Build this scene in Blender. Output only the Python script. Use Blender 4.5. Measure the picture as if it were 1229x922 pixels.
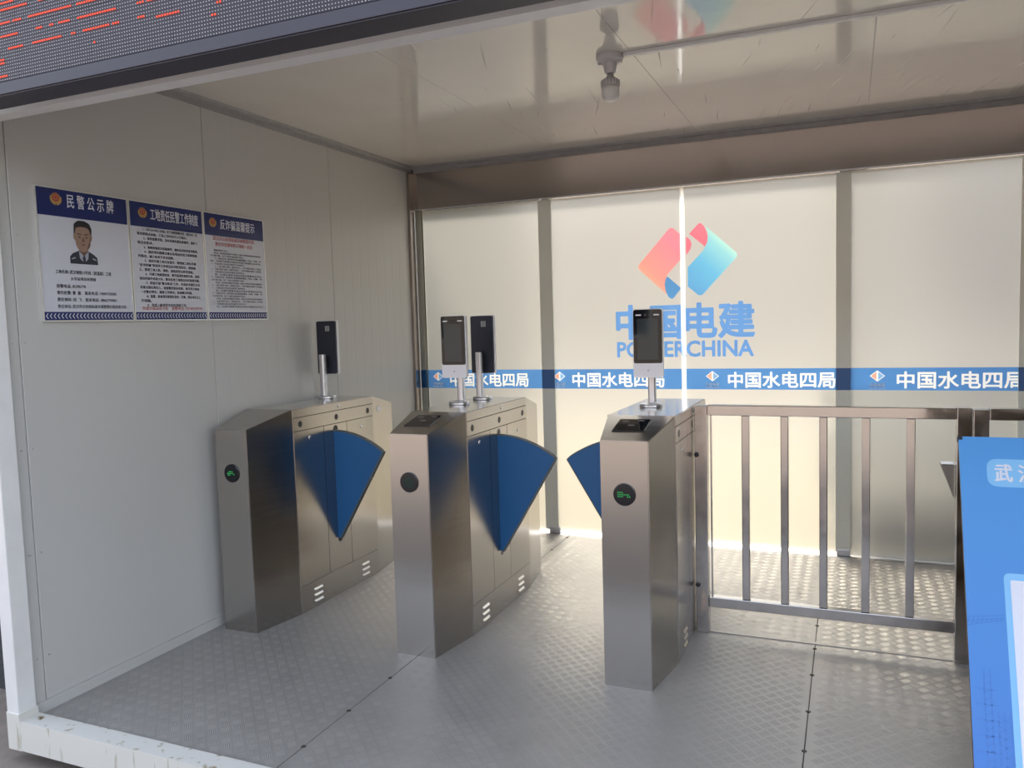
import bpy, bmesh, math, random
import numpy as np
from mathutils import Vector, Matrix
from mathutils.geometry import tessellate_polygon

for o in list(bpy.data.objects): bpy.data.objects.remove(o)
random.seed(4)
S = bpy.context.scene
COL = S.collection
PI = math.pi

# ------------------------------------------------------------------ camera
YAW, PITCH, ROLL = math.radians(23.058), math.radians(4.340), math.radians(-1.682)
F_PX = 954.26
fwd = Vector((-math.sin(YAW)*math.cos(PITCH), math.cos(YAW)*math.cos(PITCH), -math.sin(PITCH)))
right0 = Vector((math.cos(YAW), math.sin(YAW), 0)); up0 = right0.cross(fwd)
rt = right0*math.cos(ROLL) + up0*math.sin(ROLL); up = -right0*math.sin(ROLL) + up0*math.cos(ROLL)
cam = bpy.data.cameras.new('camera'); cam.sensor_width = 36; cam.lens = F_PX/1229*36; cam.clip_start = .05
camo = bpy.data.objects.new('camera', cam); COL.objects.link(camo)
M = Matrix((rt, up, -fwd)).transposed().to_4x4(); M.translation = Vector((0, 0, 1.5)); camo.matrix_world = M
S.camera = camo

# ------------------------------------------------------------------ sky, sun, exposure
w = bpy.data.worlds.new('sky'); S.world = w; w.use_nodes = True
nt = w.node_tree; nt.nodes.clear()
sky = nt.nodes.new('ShaderNodeTexSky'); sky.sky_type = 'NISHITA'; sky.sun_disc = False
sky.sun_elevation = math.radians(44); sky.sun_rotation = math.radians(-25); sky.dust_density = 2.0; sky.air_density = 1.2
bg = nt.nodes.new('ShaderNodeBackground'); bg.inputs['Strength'].default_value = 0.56
wo = nt.nodes.new('ShaderNodeOutputWorld')
hs = nt.nodes.new('ShaderNodeHueSaturation'); hs.inputs['Saturation'].default_value = .5   # hazy white sky
nt.links.new(sky.outputs[0], hs.inputs['Color']); nt.links.new(hs.outputs[0], bg.inputs[0]); nt.links.new(bg.outputs[0], wo.inputs[0])
sun = bpy.data.lights.new('sun', 'SUN'); sun.energy = 7.0; sun.angle = math.radians(13); sun.color = (1, .90, .76)
suno = bpy.data.objects.new('sun', sun); COL.objects.link(suno)
# the sun stands behind the frosted glass, to the left
sd = Vector((-.30, .95, .98)).normalized(); suno.rotation_euler = sd.to_track_quat('Z', 'Y').to_euler(); suno.location = (-3, 9, 9)
S.view_settings.view_transform = 'Standard'; S.view_settings.look = 'None'
S.view_settings.gamma = 1; S.view_settings.use_curve_mapping = False
S.view_settings.exposure = 0.28

# ------------------------------------------------------------------ materials
def mat(name, col, rough=.5, metal=0., **k):
    m = bpy.data.materials.new(name); m.use_nodes = True
    b = m.node_tree.nodes['Principled BSDF']
    b.inputs['Base Color'].default_value = (*col, 1); b.inputs['Roughness'].default_value = rough; b.inputs['Metallic'].default_value = metal
    for a, v in k.items(): b.inputs[a.replace('_', ' ')].default_value = v
    return m
def N(m, t): return m.node_tree.nodes.new(t)
def LK(m, a, b): m.node_tree.links.new(a, b)
def B(m): return m.node_tree.nodes['Principled BSDF']
def noise_bump(m, scale=(40, 40, 40), strength=.1, dist=.001, detail=4, rough_amp=0, col_amp=0):
    tc = N(m, 'ShaderNodeTexCoord'); mp = N(m, 'ShaderNodeMapping'); mp.inputs['Scale'].default_value = scale
    nz = N(m, 'ShaderNodeTexNoise'); nz.inputs['Scale'].default_value = 1; nz.inputs['Detail'].default_value = detail
    LK(m, tc.outputs['Object'], mp.inputs[0]); LK(m, mp.outputs[0], nz.inputs['Vector'])
    if strength:
        bp = N(m, 'ShaderNodeBump'); bp.inputs['Strength'].default_value = strength; bp.inputs['Distance'].default_value = dist
        LK(m, nz.outputs[0], bp.inputs['Height']); LK(m, bp.outputs[0], B(m).inputs['Normal'])
    if rough_amp:
        r0 = B(m).inputs['Roughness'].default_value
        mr = N(m, 'ShaderNodeMapRange'); mr.inputs['From Min'].default_value = .3; mr.inputs['From Max'].default_value = .7
        mr.inputs['To Min'].default_value = r0-rough_amp; mr.inputs['To Max'].default_value = r0+rough_amp
        LK(m, nz.outputs[0], mr.inputs[0]); LK(m, mr.outputs[0], B(m).inputs['Roughness'])
    if col_amp:
        c0 = B(m).inputs['Base Color'].default_value[:3]
        mx = N(m, 'ShaderNodeMix'); mx.data_type = 'RGBA'
        mx.inputs[6].default_value = (*[c*(1-col_amp) for c in c0], 1); mx.inputs[7].default_value = (*[min(1, c*(1+col_amp)) for c in c0], 1)
        LK(m, nz.outputs[0], mx.inputs[0]); LK(m, mx.outputs[2], B(m).inputs['Base Color'])
    return m

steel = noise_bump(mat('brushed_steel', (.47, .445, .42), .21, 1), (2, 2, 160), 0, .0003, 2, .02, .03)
B(steel).inputs['Anisotropic'].default_value = .4
tg = N(steel, 'ShaderNodeTangent'); tg.direction_type = 'RADIAL'; tg.axis = 'Z'; LK(steel, tg.outputs[0], B(steel).inputs['Tangent'])
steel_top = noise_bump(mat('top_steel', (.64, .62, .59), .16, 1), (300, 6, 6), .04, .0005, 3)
steel_rail = noise_bump(mat('rail_steel', (.52, .49, .47), .16, 1), (9, 9, 9), .1, .002, 5, .09, .22)
steel_hdr = noise_bump(mat('header_steel', (.40, .36, .34), .17, 1), (1.6, 1, .5), .12, .02, 2, .04, .12)
chrome = mat('chrome', (.8, .8, .8), .12, 1)
satin = mat('satin_aluminium', (.62, .62, .65), .3, .9)
black = mat('black_plastic', (.012, .013, .018), .35)
navy = mat('dark_shell', (.014, .017, .032), .45)
blackglass = mat('dark_glass', (.006, .007, .01), .04)
screen_m = mat('screen', (.03, .04, .045), .06)
whiteplast = mat('white_plastic', (.74, .73, .76), .35)
greyplast = mat('grey_label', (.45, .45, .45), .5)
wing_m = mat('blue_panel', (.009, .105, .29), .42)
rubber = mat('grey_rubber', (.09, .11, .13), .6)
wall_m = noise_bump(mat('painted_panel', (.50, .495, .48), .30), (1.3, 1.3, .8), .05, .008, 1, .02, .03)
ceil_m = noise_bump(mat('ceiling_film', (.68, .64, .59), .08), (3, 3, 3), .06, .008, 3, .02, .06)
trim_m = noise_bump(mat('trim_grey', (.30, .29, .29), .4), (30, 30, 30), .1, .001, 3, 0, .2)
dark_m = mat('gap_dark', (.03, .03, .03), .8)
whitepaint = noise_bump(mat('white_paint', (.70, .695, .69), .4), (9, 9, 9), .1, .001, 6, 0, .1)
floor_m = noise_bump(mat('tread_plate', (.40, .385, .37), .47, .5), (7, 7, 7), .06, .001, 8, .06, .16)
tread_m = noise_bump(mat('tread_bar', (.42, .405, .39), .46, .5), (7, 7, 7), .0, .001, 8, .06, .15)
weld_m = mat('weld', (.07, .06, .05), .7, .3)

# rust-stained sill paint
sill_m = mat('sill_paint', (.62, .62, .60), .5)
tc = N(sill_m, 'ShaderNodeTexCoord'); mp = N(sill_m, 'ShaderNodeMapping'); mp.inputs['Scale'].default_value = (26, 26, 4)
nz = N(sill_m, 'ShaderNodeTexNoise'); nz.inputs['Scale'].default_value = 1; nz.inputs['Detail'].default_value = 7
cr = N(sill_m, 'ShaderNodeValToRGB'); e = cr.color_ramp.elements
e[0].position = .27; e[0].color = (.10, .06, .03, 1); e[1].position = .41; e[1].color = (.62, .61, .57, 1)
q = e.new(.335); q.color = (.34, .30, .20, 1)
LK(sill_m, tc.outputs['Object'], mp.inputs[0]); LK(sill_m, mp.outputs[0], nz.inputs['Vector']); LK(sill_m, nz.outputs[0], cr.inputs[0]); LK(sill_m, cr.outputs[0], B(sill_m).inputs['Base Color'])

def emis(name, col, s):
    m = bpy.data.materials.new(name); m.use_nodes = True; n = m.node_tree; n.nodes.clear()
    e = n.nodes.new('ShaderNodeEmission'); e.inputs[0].default_value = (*col, 1); e.inputs[1].default_value = s
    o = n.nodes.new('ShaderNodeOutputMaterial'); n.links.new(e.outputs[0], o.inputs[0]); return m
led_red = emis('led_red', (1, .085, .04), 1.5)
led_green = emis('led_green', (.06, .8, .2), .9)
led_dim = emis('led_dim', (.02, .16, .12), .35)

def film(name, col, trans=.85, gloss=.05, refr=0., grad=None):
    """translucent printed or frosted sheet: light from behind glows through it"""
    m = bpy.data.materials.new(name); m.use_nodes = True; n = m.node_tree; n.nodes.clear()
    tr = n.nodes.new('ShaderNodeBsdfTranslucent'); df = n.nodes.new('ShaderNodeBsdfDiffuse'); gl = n.nodes.new('ShaderNodeBsdfGlossy')
    gl.inputs['Roughness'].default_value = .22
    for x in (tr, df): x.inputs[0].default_value = (*col, 1)
    if grad:
        tc = n.nodes.new('ShaderNodeTexCoord'); dot = n.nodes.new('ShaderNodeVectorMath'); dot.operation = 'DOT_PRODUCT'; dot.inputs[1].default_value = grad[0]
        mr = n.nodes.new('ShaderNodeMapRange'); mr.inputs[1].default_value = grad[1]; mr.inputs[2].default_value = grad[2]
        cr = n.nodes.new('ShaderNodeValToRGB')
        while len(cr.color_ramp.elements) < len(grad[3]): cr.color_ramp.elements.new(.5)
        for el, (p, c) in zip(cr.color_ramp.elements, grad[3]): el.position = p; el.color = (*c, 1)
        n.links.new(tc.outputs['Object'], dot.inputs[0]); n.links.new(dot.outputs['Value'], mr.inputs[0]); n.links.new(mr.outputs[0], cr.inputs[0])
        for x in (tr, df): n.links.new(cr.outputs[0], x.inputs[0])
    mx = n.nodes.new('ShaderNodeMixShader'); mx.inputs[0].default_value = trans
    n.links.new(df.outputs[0], mx.inputs[1]); n.links.new(tr.outputs[0], mx.inputs[2]); last = mx
    if refr:
        rf = n.nodes.new('ShaderNodeBsdfRefraction'); rf.inputs['IOR'].default_value = 1.16; rf.inputs['Roughness'].default_value = .75; rf.inputs[0].default_value = (*col, 1)
        m2 = n.nodes.new('ShaderNodeMixShader'); m2.inputs[0].default_value = refr
        n.links.new(mx.outputs[0], m2.inputs[1]); n.links.new(rf.outputs[0], m2.inputs[2]); last = m2
    if gloss:
        fr = n.nodes.new('ShaderNodeFresnel'); fr.inputs[0].default_value = 1.3
        m3 = n.nodes.new('ShaderNodeMixShader'); n.links.new(fr.outputs[0], m3.inputs[0]); n.links.new(last.outputs[0], m3.inputs[1]); n.links.new(gl.outputs[0], m3.inputs[2]); last = m3
    o = n.nodes.new('ShaderNodeOutputMaterial'); n.links.new(last.outputs[0], o.inputs[0]); return m
frost = film('frosted_glass', (.62, .605, .57), .34, 1, .42)
clear = bpy.data.materials.new('glass_back'); clear.use_nodes = True
n = clear.node_tree; n.nodes.clear(); t_ = n.nodes.new('ShaderNodeBsdfTransparent'); t_.inputs[0].default_value = (.96, .98, .96, 1)
o_ = n.nodes.new('ShaderNodeOutputMaterial'); n.links.new(t_.outputs[0], o_.inputs[0])
band_m = film('blue_band_film', (.10, .27, .62), .9, 0)
bluetext_m = film('blue_letter_film', (.14, .32, .70), .9, 0)
white_film = film('white_film', (.97, .97, .98), .97, 0)
joint_m = film('clear_joint', (1, 1, 1), .97, 0)
red_film = film('red_film', (.8, .3, .3), .92, 0, grad=((.707, 0, .707), .0, .40, [(0, (.95, .62, .22)), (.12, (.92, .50, .30)), (.45, (.85, .33, .30)), (1, (.80, .26, .34))]))
blue_film = film('blue_film', (.2, .5, .8), .92, 0, grad=((.707, 0, .707), -.06, .36, [(0, (.12, .32, .66)), (.55, (.16, .48, .76)), (.88, (.32, .66, .76)), (1, (.50, .80, .76))]))
redfold = film('red_fold_film', (.76, .20, .28), .92, 0)
bluefold = film('blue_fold_film', (.10, .28, .58), .92, 0)

# notice-board prints
paper = mat('notice_paper', (.56, .575, .64), .22)
hdrblue = mat('notice_blue', (.007, .018, .115), .25)
ink = mat('ink', (.02, .02, .035), .5)
inkred = mat('ink_red', (.42, .03, .03), .5)
inkwhite = mat('ink_white', (.62, .64, .72), .5)
gold = mat('emblem_gold', (.38, .24, .07), .4)
embred = mat('emblem_red', (.33, .03, .03), .4)
skin = mat('print_skin', (.30, .19, .14), .4)
skin_d = mat('print_skin_shade', (.13, .075, .055), .4)
hair = mat('print_hair', (.015, .013, .014), .4)
uniform = mat('print_uniform', (.022, .024, .04), .4)
shirt = mat('print_shirt', (.33, .35, .42), .4)

# ------------------------------------------------------------------ mesh helpers
def obj(name, bm, m, parent=None, smooth=False):
    me = bpy.data.meshes.new(name)
    bmesh.ops.recalc_face_normals(bm, faces=bm.faces)
    if smooth:
        for f in bm.faces: f.smooth = True
    bm.to_mesh(me); bm.free()
    for x in (m if isinstance(m, (list, tuple)) else [m]): me.materials.append(x)
    o = bpy.data.objects.new(name, me); COL.objects.link(o)
    if parent: o.parent = parent
    return o
def empty(name, loc=(0, 0, 0), parent=None, rz=0):
    o = bpy.data.objects.new(name, None); COL.objects.link(o); o.location = loc; o.rotation_euler.z = rz; o.empty_display_size = .05
    if parent: o.parent = parent
    return o
def tag(o, label=None, cat=None, group=None, kind=None):
    if label: o['label'] = label
    if cat: o['category'] = cat
    if group: o['group'] = group
    if kind: o['kind'] = kind
    return o
def bx(bm, x0, x1, y0, y1, z0, z1, bev=0, mi=0):
    r = bmesh.ops.create_cube(bm, size=1)
    for v in r['verts']:
        v.co = Vector(((x0+x1)/2+v.co.x*(x1-x0), (y0+y1)/2+v.co.y*(y1-y0), (z0+z1)/2+v.co.z*(z1-z0)))
    fs = set(f for v in r['verts'] for f in v.link_faces)
    for f in fs: f.material_index = mi
    if bev:
        es = list(set(e for v in r['verts'] for e in v.link_edges))
        bmesh.ops.bevel(bm, geom=es, offset=bev, segments=2, profile=.5, affect='EDGES')
    return bm
def box(name, x0, x1, y0, y1, z0, z1, m, parent=None, bev=0):
    return obj(name, bx(bmesh.new(), x0, x1, y0, y1, z0, z1, bev), m, parent)
def poly(bm, pts, mi=0):
    f = bm.faces.new([bm.verts.new(p) for p in pts]); f.material_index = mi; return f
def prism(bm, pts2, a0, a1, axis='y'):
    """extrude a 2-D outline between a0 and a1 along an axis"""
    def P(u, v, a): return {'y': (u, a, v), 'z': (u, v, a), 'x': (a, u, v)}[axis]
    lo = [bm.verts.new(P(u, v, a0)) for u, v in pts2]; hi = [bm.verts.new(P(u, v, a1)) for u, v in pts2]
    bm.faces.new(lo); bm.faces.new(hi[::-1]); n = len(pts2)
    for i in range(n): bm.faces.new((lo[i], lo[(i+1) % n], hi[(i+1) % n], hi[i]))
    return bm
def lathe(bm, prof, seg=32, c=(0, 0, 0), axis='z'):
    rings = []
    for r, h in prof:
        ring = []
        for i in range(seg):
            a = 2*PI*i/seg; x, y = r*math.cos(a), r*math.sin(a)
            p = (x, y, h) if axis == 'z' else ((x, h, y) if axis == 'y' else (h, x, y))
            ring.append(bm.verts.new((p[0]+c[0], p[1]+c[1], p[2]+c[2])))
        rings.append(ring)
    for a, b in zip(rings, rings[1:]):
        for i in range(seg): bm.faces.new((a[i], a[(i+1) % seg], b[(i+1) % seg], b[i]))
    bm.faces.new(rings[0]); bm.faces.new(rings[-1][::-1]); return bm
def round_poly(pts, r, seg=5, which=None):
    out = []; n = len(pts)
    for i, p in enumerate(pts):
        if which is not None and i not in which: out.append(p); continue
        p = Vector(p); a = Vector(pts[i-1])-p; b = Vector(pts[(i+1) % n])-p
        ra = min(r, a.length*.45, b.length*.45); A = p+a.normalized()*ra; Bq = p+b.normalized()*ra
        for k in range(seg+1):
            t = k/seg; q = A*(1-t)**2+p*2*t*(1-t)+Bq*t*t; out.append((q.x, q.y))
    return out
_tc = {}
def glyphs(body, bold):
    k = (body, bold)
    if k not in _tc:
        c = bpy.data.curves.new('t', 'FONT'); c.body = body; c.size = 1; c.offset = bold; c.resolution_u = 3
        o = bpy.data.objects.new('t', c); COL.objects.link(o); bpy.context.view_layer.update()
        dg = bpy.context.evaluated_depsgraph_get(); me = bpy.data.meshes.new_from_object(o.evaluated_get(dg))
        V = [v.co.copy() for v in me.vertices]; Fc = [tuple(p.vertices) for p in me.polygons]
        bpy.data.objects.remove(o); bpy.data.curves.remove(c); bpy.data.meshes.remove(me)
        x0 = min(v.x for v in V); x1 = max(v.x for v in V); y0 = min(v.y for v in V); y1 = max(v.y for v in V)
        _tc[k] = ([((v.x-x0)/(x1-x0), (v.y-y0)/(y1-y0)) for v in V], Fc, x1-x0, y1-y0)
    return _tc[k]
def text(name, body, m, parent, P, ux, uz, wd, ht=None, bold=0.0, mi=None, bm=None):
    """flat lettering whose box has lower-left corner P and spans ux*wd by uz*ht"""
    V, Fc, tw, th = glyphs(body, 0)
    if ht is None: ht = wd*th/tw
    P, ux, uz = Vector(P), Vector(ux), Vector(uz)
    own = bm is None
    if own: bm = bmesh.new()
    nn = ux.cross(uz); k = ht/th
    for n_, (du, dv) in enumerate(((0, 0), (1, 0), (-1, 0), (0, 1)) if bold else ((0, 0),)):
        vs = [bm.verts.new(P+ux*(u*wd+du*bold*k)+uz*(v*ht+dv*bold*k)+nn*(n_*.00004)) for u, v in V]
        for f in Fc:
            try: bm.faces.new([vs[i] for i in f])
            except ValueError: pass
    if own:
        me = bpy.data.meshes.new(name); bm.to_mesh(me); bm.free(); me.materials.append(m)
        o = bpy.data.objects.new(name, me); COL.objects.link(o); o.parent = parent; return o
def outlines(body, bold):
    """boundary loops of the lettering, for cutting it out of a film"""
    V, Fc, tw, th = glyphs(body, 0)
    cnt = {}
    for f in Fc:
        for a, b in zip(f, f[1:]+f[:1]): cnt[(a, b)] = cnt.get((a, b), 0)+1
    nxt = {}
    for (a, b) in cnt:
        if (b, a) not in cnt: nxt.setdefault(a, []).append(b)
    loops = []
    while nxt:
        s = next(iter(nxt)); cur = s; lp = []
        while cur in nxt:
            lp.append(cur); t = nxt[cur].pop()
            if not nxt[cur]: del nxt[cur]
            cur = t
            if cur == s: break
        if len(lp) > 2: loops.append([V[i] for i in lp])
    return loops

_sd = {}
def sdf_cells(body, bold, N=36, marg=.10):
    """heavy lettering: polygons inside and outside of the glyph outlines swollen by `bold` em"""
    if (body, bold, N) in _sd: return _sd[(body, bold, N)]
    loops = outlines(body, 0); _, _, tw, th = glyphs(body, 0)
    nx = int((tw+2*marg)*N)+1; ny = int((th+2*marg)*N)+1
    gx = np.linspace(-marg, tw+marg, nx); gy = np.linspace(-marg, th+marg, ny)
    X, Y = np.meshgrid(gx, gy, indexing='ij'); X = X.ravel(); Y = Y.ravel()
    D = np.full(X.shape, 9.); ins = np.zeros(X.shape, bool)
    for lp in loops:
        P = [(u*tw, v*th) for u, v in lp]; xs_ = [q[0] for q in P]
        for a, b in zip(P, P[1:]+P[:1]):
            dx, dy = b[0]-a[0], b[1]-a[1]; L2 = dx*dx+dy*dy
            if L2 < 1e-12: continue
            sel = (X > min(a[0], b[0])-.15) & (X < max(a[0], b[0])+.15)
            x, y = X[sel], Y[sel]
            t = np.clip(((x-a[0])*dx+(y-a[1])*dy)/L2, 0, 1)
            D[sel] = np.minimum(D[sel], np.hypot(x-a[0]-t*dx, y-a[1]-t*dy))
            if a[0] != b[0]:
                c = ((X > a[0]) != (X > b[0]))
                c[c] = Y[c] > a[1]+(X[c]-a[0])*dy/dx
                ins ^= c
    F = (np.where(ins, D, -D)+bold).reshape(nx, ny)
    box_ = (gx[0]/tw, gx[-1]/tw, gy[0]/th, gy[-1]/th)
    res = []
    for sg in (1, -1):
        f = F*sg; full = (f[:-1, :-1] > 0) & (f[1:, :-1] > 0) & (f[1:, 1:] > 0) & (f[:-1, 1:] > 0)
        none = (f[:-1, :-1] <= 0) & (f[1:, :-1] <= 0) & (f[1:, 1:] <= 0) & (f[:-1, 1:] <= 0)
        polys = []
        for i in range(nx-1):
            j = 0
            while j < ny-1:
                if full[i, j]:
                    k = j
                    while k < ny-1 and full[i, k]: k += 1
                    polys.append([(gx[i], gy[j]), (gx[i+1], gy[j]), (gx[i+1], gy[k]), (gx[i], gy[k])]); j = k; continue
                if not none[i, j]:
                    C = [(i, j), (i+1, j), (i+1, j+1), (i, j+1)]; pl = []
                    for q in range(4):
                        (a, b), (c, d) = C[q], C[(q+1) % 4]; fa, fb = f[a, b], f[c, d]
                        if fa > 0: pl.append((gx[a], gy[b]))
                        if (fa > 0) != (fb > 0): t = fa/(fa-fb); pl.append((gx[a]+(gx[c]-gx[a])*t, gy[b]+(gy[d]-gy[b])*t))
                    if len(pl) > 2: polys.append(pl)
                j += 1
        res.append([[(u/tw, v/th) for u, v in pl] for pl in polys])
    _sd[(body, bold, N)] = (res[0], res[1], box_); return _sd[(body, bold, N)]
def put(bm, polys, P, wd, ht, y):
    cache = {}
    for pl in polys:
        vs = []
        for u, v in pl:
            k = (round(u, 5), round(v, 5))
            if k not in cache: cache[k] = bm.verts.new((P[0]+u*wd, y, P[1]+v*ht))
            if not vs or vs[-1] is not cache[k]: vs.append(cache[k])
        if vs[0] is vs[-1]: vs.pop()
        if len(vs) > 2:
            try: bm.faces.new(vs)
            except ValueError: pass
def heavy(name, body, m, parent, P, wd, ht, bold, N=36):
    ins, _, _ = sdf_cells(body, bold, N); bm = bmesh.new(); put(bm, ins, (P[0], P[2]), wd, ht, P[1]); return obj(name, bm, m, parent)

# ------------------------------------------------------------------ structure
XL, XR, YF, YG, ZC = -2.98, 2.30, 2.03, 5.25, 2.665
floor = box('floor', XL-.06, XR+.06, 1.99, 5.42, -.10, -.006, dark_m); tag(floor, kind='structure')
def tread(x0, x1, y0, y1, parent):
    D = .062; V = []; Fq = []
    L_, Wd, H_ = .0165, .0021, .0007
    i0, i1 = math.ceil(x0/(D/2)), math.floor(x1/(D/2)); j0, j1 = math.ceil(y0/(D/2)), math.floor(y1/(D/2))
    for i in range(i0, i1+1):
        for j in range(j0, j1+1):
            if (i+j) % 2: continue
            A = i % 2 == 0
            cx, cy = i*D/2, j*D/2
            if cx-x0 < .022 or x1-cx < .022 or cy-y0 < .022 or y1-cy < .022: continue
            d = Vector((.7071, .7071 if A else -.7071)); nn = Vector((-d.y, d.x))
            for k in range(-2, 3):
                c = Vector((cx, cy))+nn*(k*.0074); b = len(V)
                for s, t in ((-1, -1), (1, -1), (1, 1), (-1, 1)):
                    p = c+d*(L_*s)+nn*(Wd*t); V.append((p.x, p.y, 0))
                for s in (-1, 1):
                    p = c+d*(L_*.72*s); V.append((p.x, p.y, H_))
                Fq += [(b, b+1, b+5, b+4), (b+2, b+3, b+4, b+5), (b+1, b+2, b+5), (b+3, b, b+4)]
    me = bpy.data.meshes.new('raised_tread'); me.from_pydata(V, [], Fq); me.materials.append(tread_m)
    o = bpy.data.objects.new('raised_tread', me); COL.objects.link(o); o.parent = parent; o['kind'] = 'stuff'
for x0, x1 in ((XL, -1.811), (-1.809, -.141), (-.139, 1.53), (1.532, XR)):
    pl = box('steel_plate', x0+.001, x1-.001, 2.06, 5.40, -.006, 0, floor_m, floor)
    if x0 < 1.5: tread(x0+.001, min(x1-.001, 1.4), 2.06, 5.24, pl)
for xs in (-1.81, -.14):
    for k in range(11):
        y = 2.25+k*.29+random.uniform(-.03, .03); bm = bmesh.new()
        lathe(bm, [(.010, -.002), (.009, .0015), (.003, .003)], 8, (xs, y, 0)); obj('weld_tack', bm, weld_m, floor)

wl = box('wall_left', XL-.040, XL-.014, 1.99, 5.42, -.05, ZC, wall_m); tag(wl, kind='structure')
seams = [2.052, 2.111, 3.141, 4.190, 5.215]
for a, b in zip(seams, seams[1:]):
    bm = bmesh.new(); prof = [(a+.0015, XL-.003), (a+.004, XL)]
    y = a+.1
    if a > 3:
        while y < b-.05:
            prof += [(y-.006, XL), (y, XL-.0009), (y+.006, XL)]; y += .1
    prof += [(b-.004, XL), (b-.0015, XL-.003)]
    V0 = [bm.verts.new((x, y_, .002)) for y_, x in prof]; V1 = [bm.verts.new((x, y_, ZC-.002)) for y_, x in prof]
    for i in range(len(prof)-1): bm.faces.new((V0[i], V0[i+1], V1[i+1], V1[i]))
    for (ya, x_), s in ((prof[0], 0), (prof[-1], -1)):
        poly(bm, [(x_, ya, .002), (XL-.014, ya, .002), (XL-.014, ya, ZC-.002), (x_, ya, ZC-.002)])
    obj('wall_panel', bm, wall_m, wl)
# small rivets along the first panel joints
for y in (2.085, 2.135):
    for k in range(6):
        bm = bmesh.new(); lathe(bm, [(.004, 0), (.003, .0025)], 8, (XL, y, .22+k*.42), 'x'); 
        for v in bm.verts: pass
        obj('rivet', bm, satin, wl)
box('baseboard_left', XL, XL+.012, 2.05, 5.2, 0, .045, wall_m)['kind'] = 'structure'
t1 = tag(obj('trim_1', prism(bmesh.new(), [(XL, ZC), (XL+.035, ZC), (XL+.03, ZC-.012), (XL+.012, ZC-.02), (XL+.01, ZC-.042), (XL, ZC-.044)], 2.02, 5.2, 'y'), trim_m), kind='structure')
bm = bmesh.new(); prism(bm, [(5.2, ZC), (5.165, ZC), (5.168, ZC-.014), (5.185, ZC-.02), (5.186, ZC-.046), (5.2, ZC-.048)], XL+.036, XR, 'x'); tag(obj('trim_2', bm, trim_m), kind='structure')
# ceiling with its sheets
ce = box('ceiling', XL-.075, XR+.075, 1.99, 5.42, ZC+.012, ZC+.10, wall_m); tag(ce, kind='structure')
xs = [XL, -2.80, -1.85, -.88, .095, 1.06, XR]
for a, b in zip(xs, xs[1:]): box('ceiling_sheet', a+.0008, b-.0008, 2.02, 5.40, ZC, ZC+.012, ceil_m, ce)
# creases in the protective film of the ceiling
def crease(p0, p1, wd=.006):
    p0, p1 = Vector((*p0, ZC)), Vector((*p1, ZC)); d = (p1-p0).normalized(); nn = Vector((-d.y, d.x, 0))*wd
    bm = bmesh.new(); m_ = (p0+p1)/2-Vector((0, 0, .003))
    a = bm.verts.new(p0); c = bm.verts.new(p1); l = bm.verts.new((p0+p1)/2+nn); r = bm.verts.new((p0+p1)/2-nn); t = bm.verts.new(m_)
    for f in ((a, l, t), (l, c, t), (c, r, t), (r, a, t)): bm.faces.new(f)
    o = obj('film_crease', bm, ceil_m, ce)
for _ in range(80):
    x = random.uniform(-2.2, .9); y = random.uniform(2.5, 5.0); L_ = random.uniform(.05, .45); a = math.radians(random.uniform(96, 112))
    crease((x, y), (x+L_*math.cos(a), y+L_*math.sin(a)), random.uniform(.002, .005))
# front frame
tag(box('trim_3', XL-.06, XR+.06, 1.99, 2.05, 2.305, ZC+.10, whitepaint), kind='structure')
post = box('trim_4', XL-.042, -2.955, 1.975, 2.05, .04, 2.304, whitepaint, bev=.004); tag(post, kind='structure')
bm = bmesh.new()
prism(bm, [(1.975, .02), (2.055, .02), (2.055, -.10), (2.03, -.10), (2.03, -.098), (1.975, -.098)], XL-.042, XR+.06, 'x')
sill = tag(obj('trim_5', bm, sill_m), kind='structure')
box('corner_block', XL-.044, -2.952, 1.972, 2.056, -.10, .05, sill_m, sill, bev=.003)
wr = box('wall_right', XR, XR+.06, 1.99, 5.42, -.05, ZC+.01, mat('dark_panel', (.10, .10, .11), .35)); tag(wr, kind='structure')
# header over the glass
wb = box('wall_back', XL, XR, 5.2, 5.33, 2.352, ZC+.01, steel_hdr); tag(wb, kind='structure')
box('bottom_lip', XL, XR, 5.195, 5.2, 2.346, 2.356, satin, wb)
# corner column beside the glass
tag(box('trim_6', XL, XL+.022, 5.14, 5.2, 0, ZC-.045, steel_hdr), kind='structure')
tag(box('trim_7', -.61, XR, 3.765, 3.790, 0, .005, floor_m), kind='structure')

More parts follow.
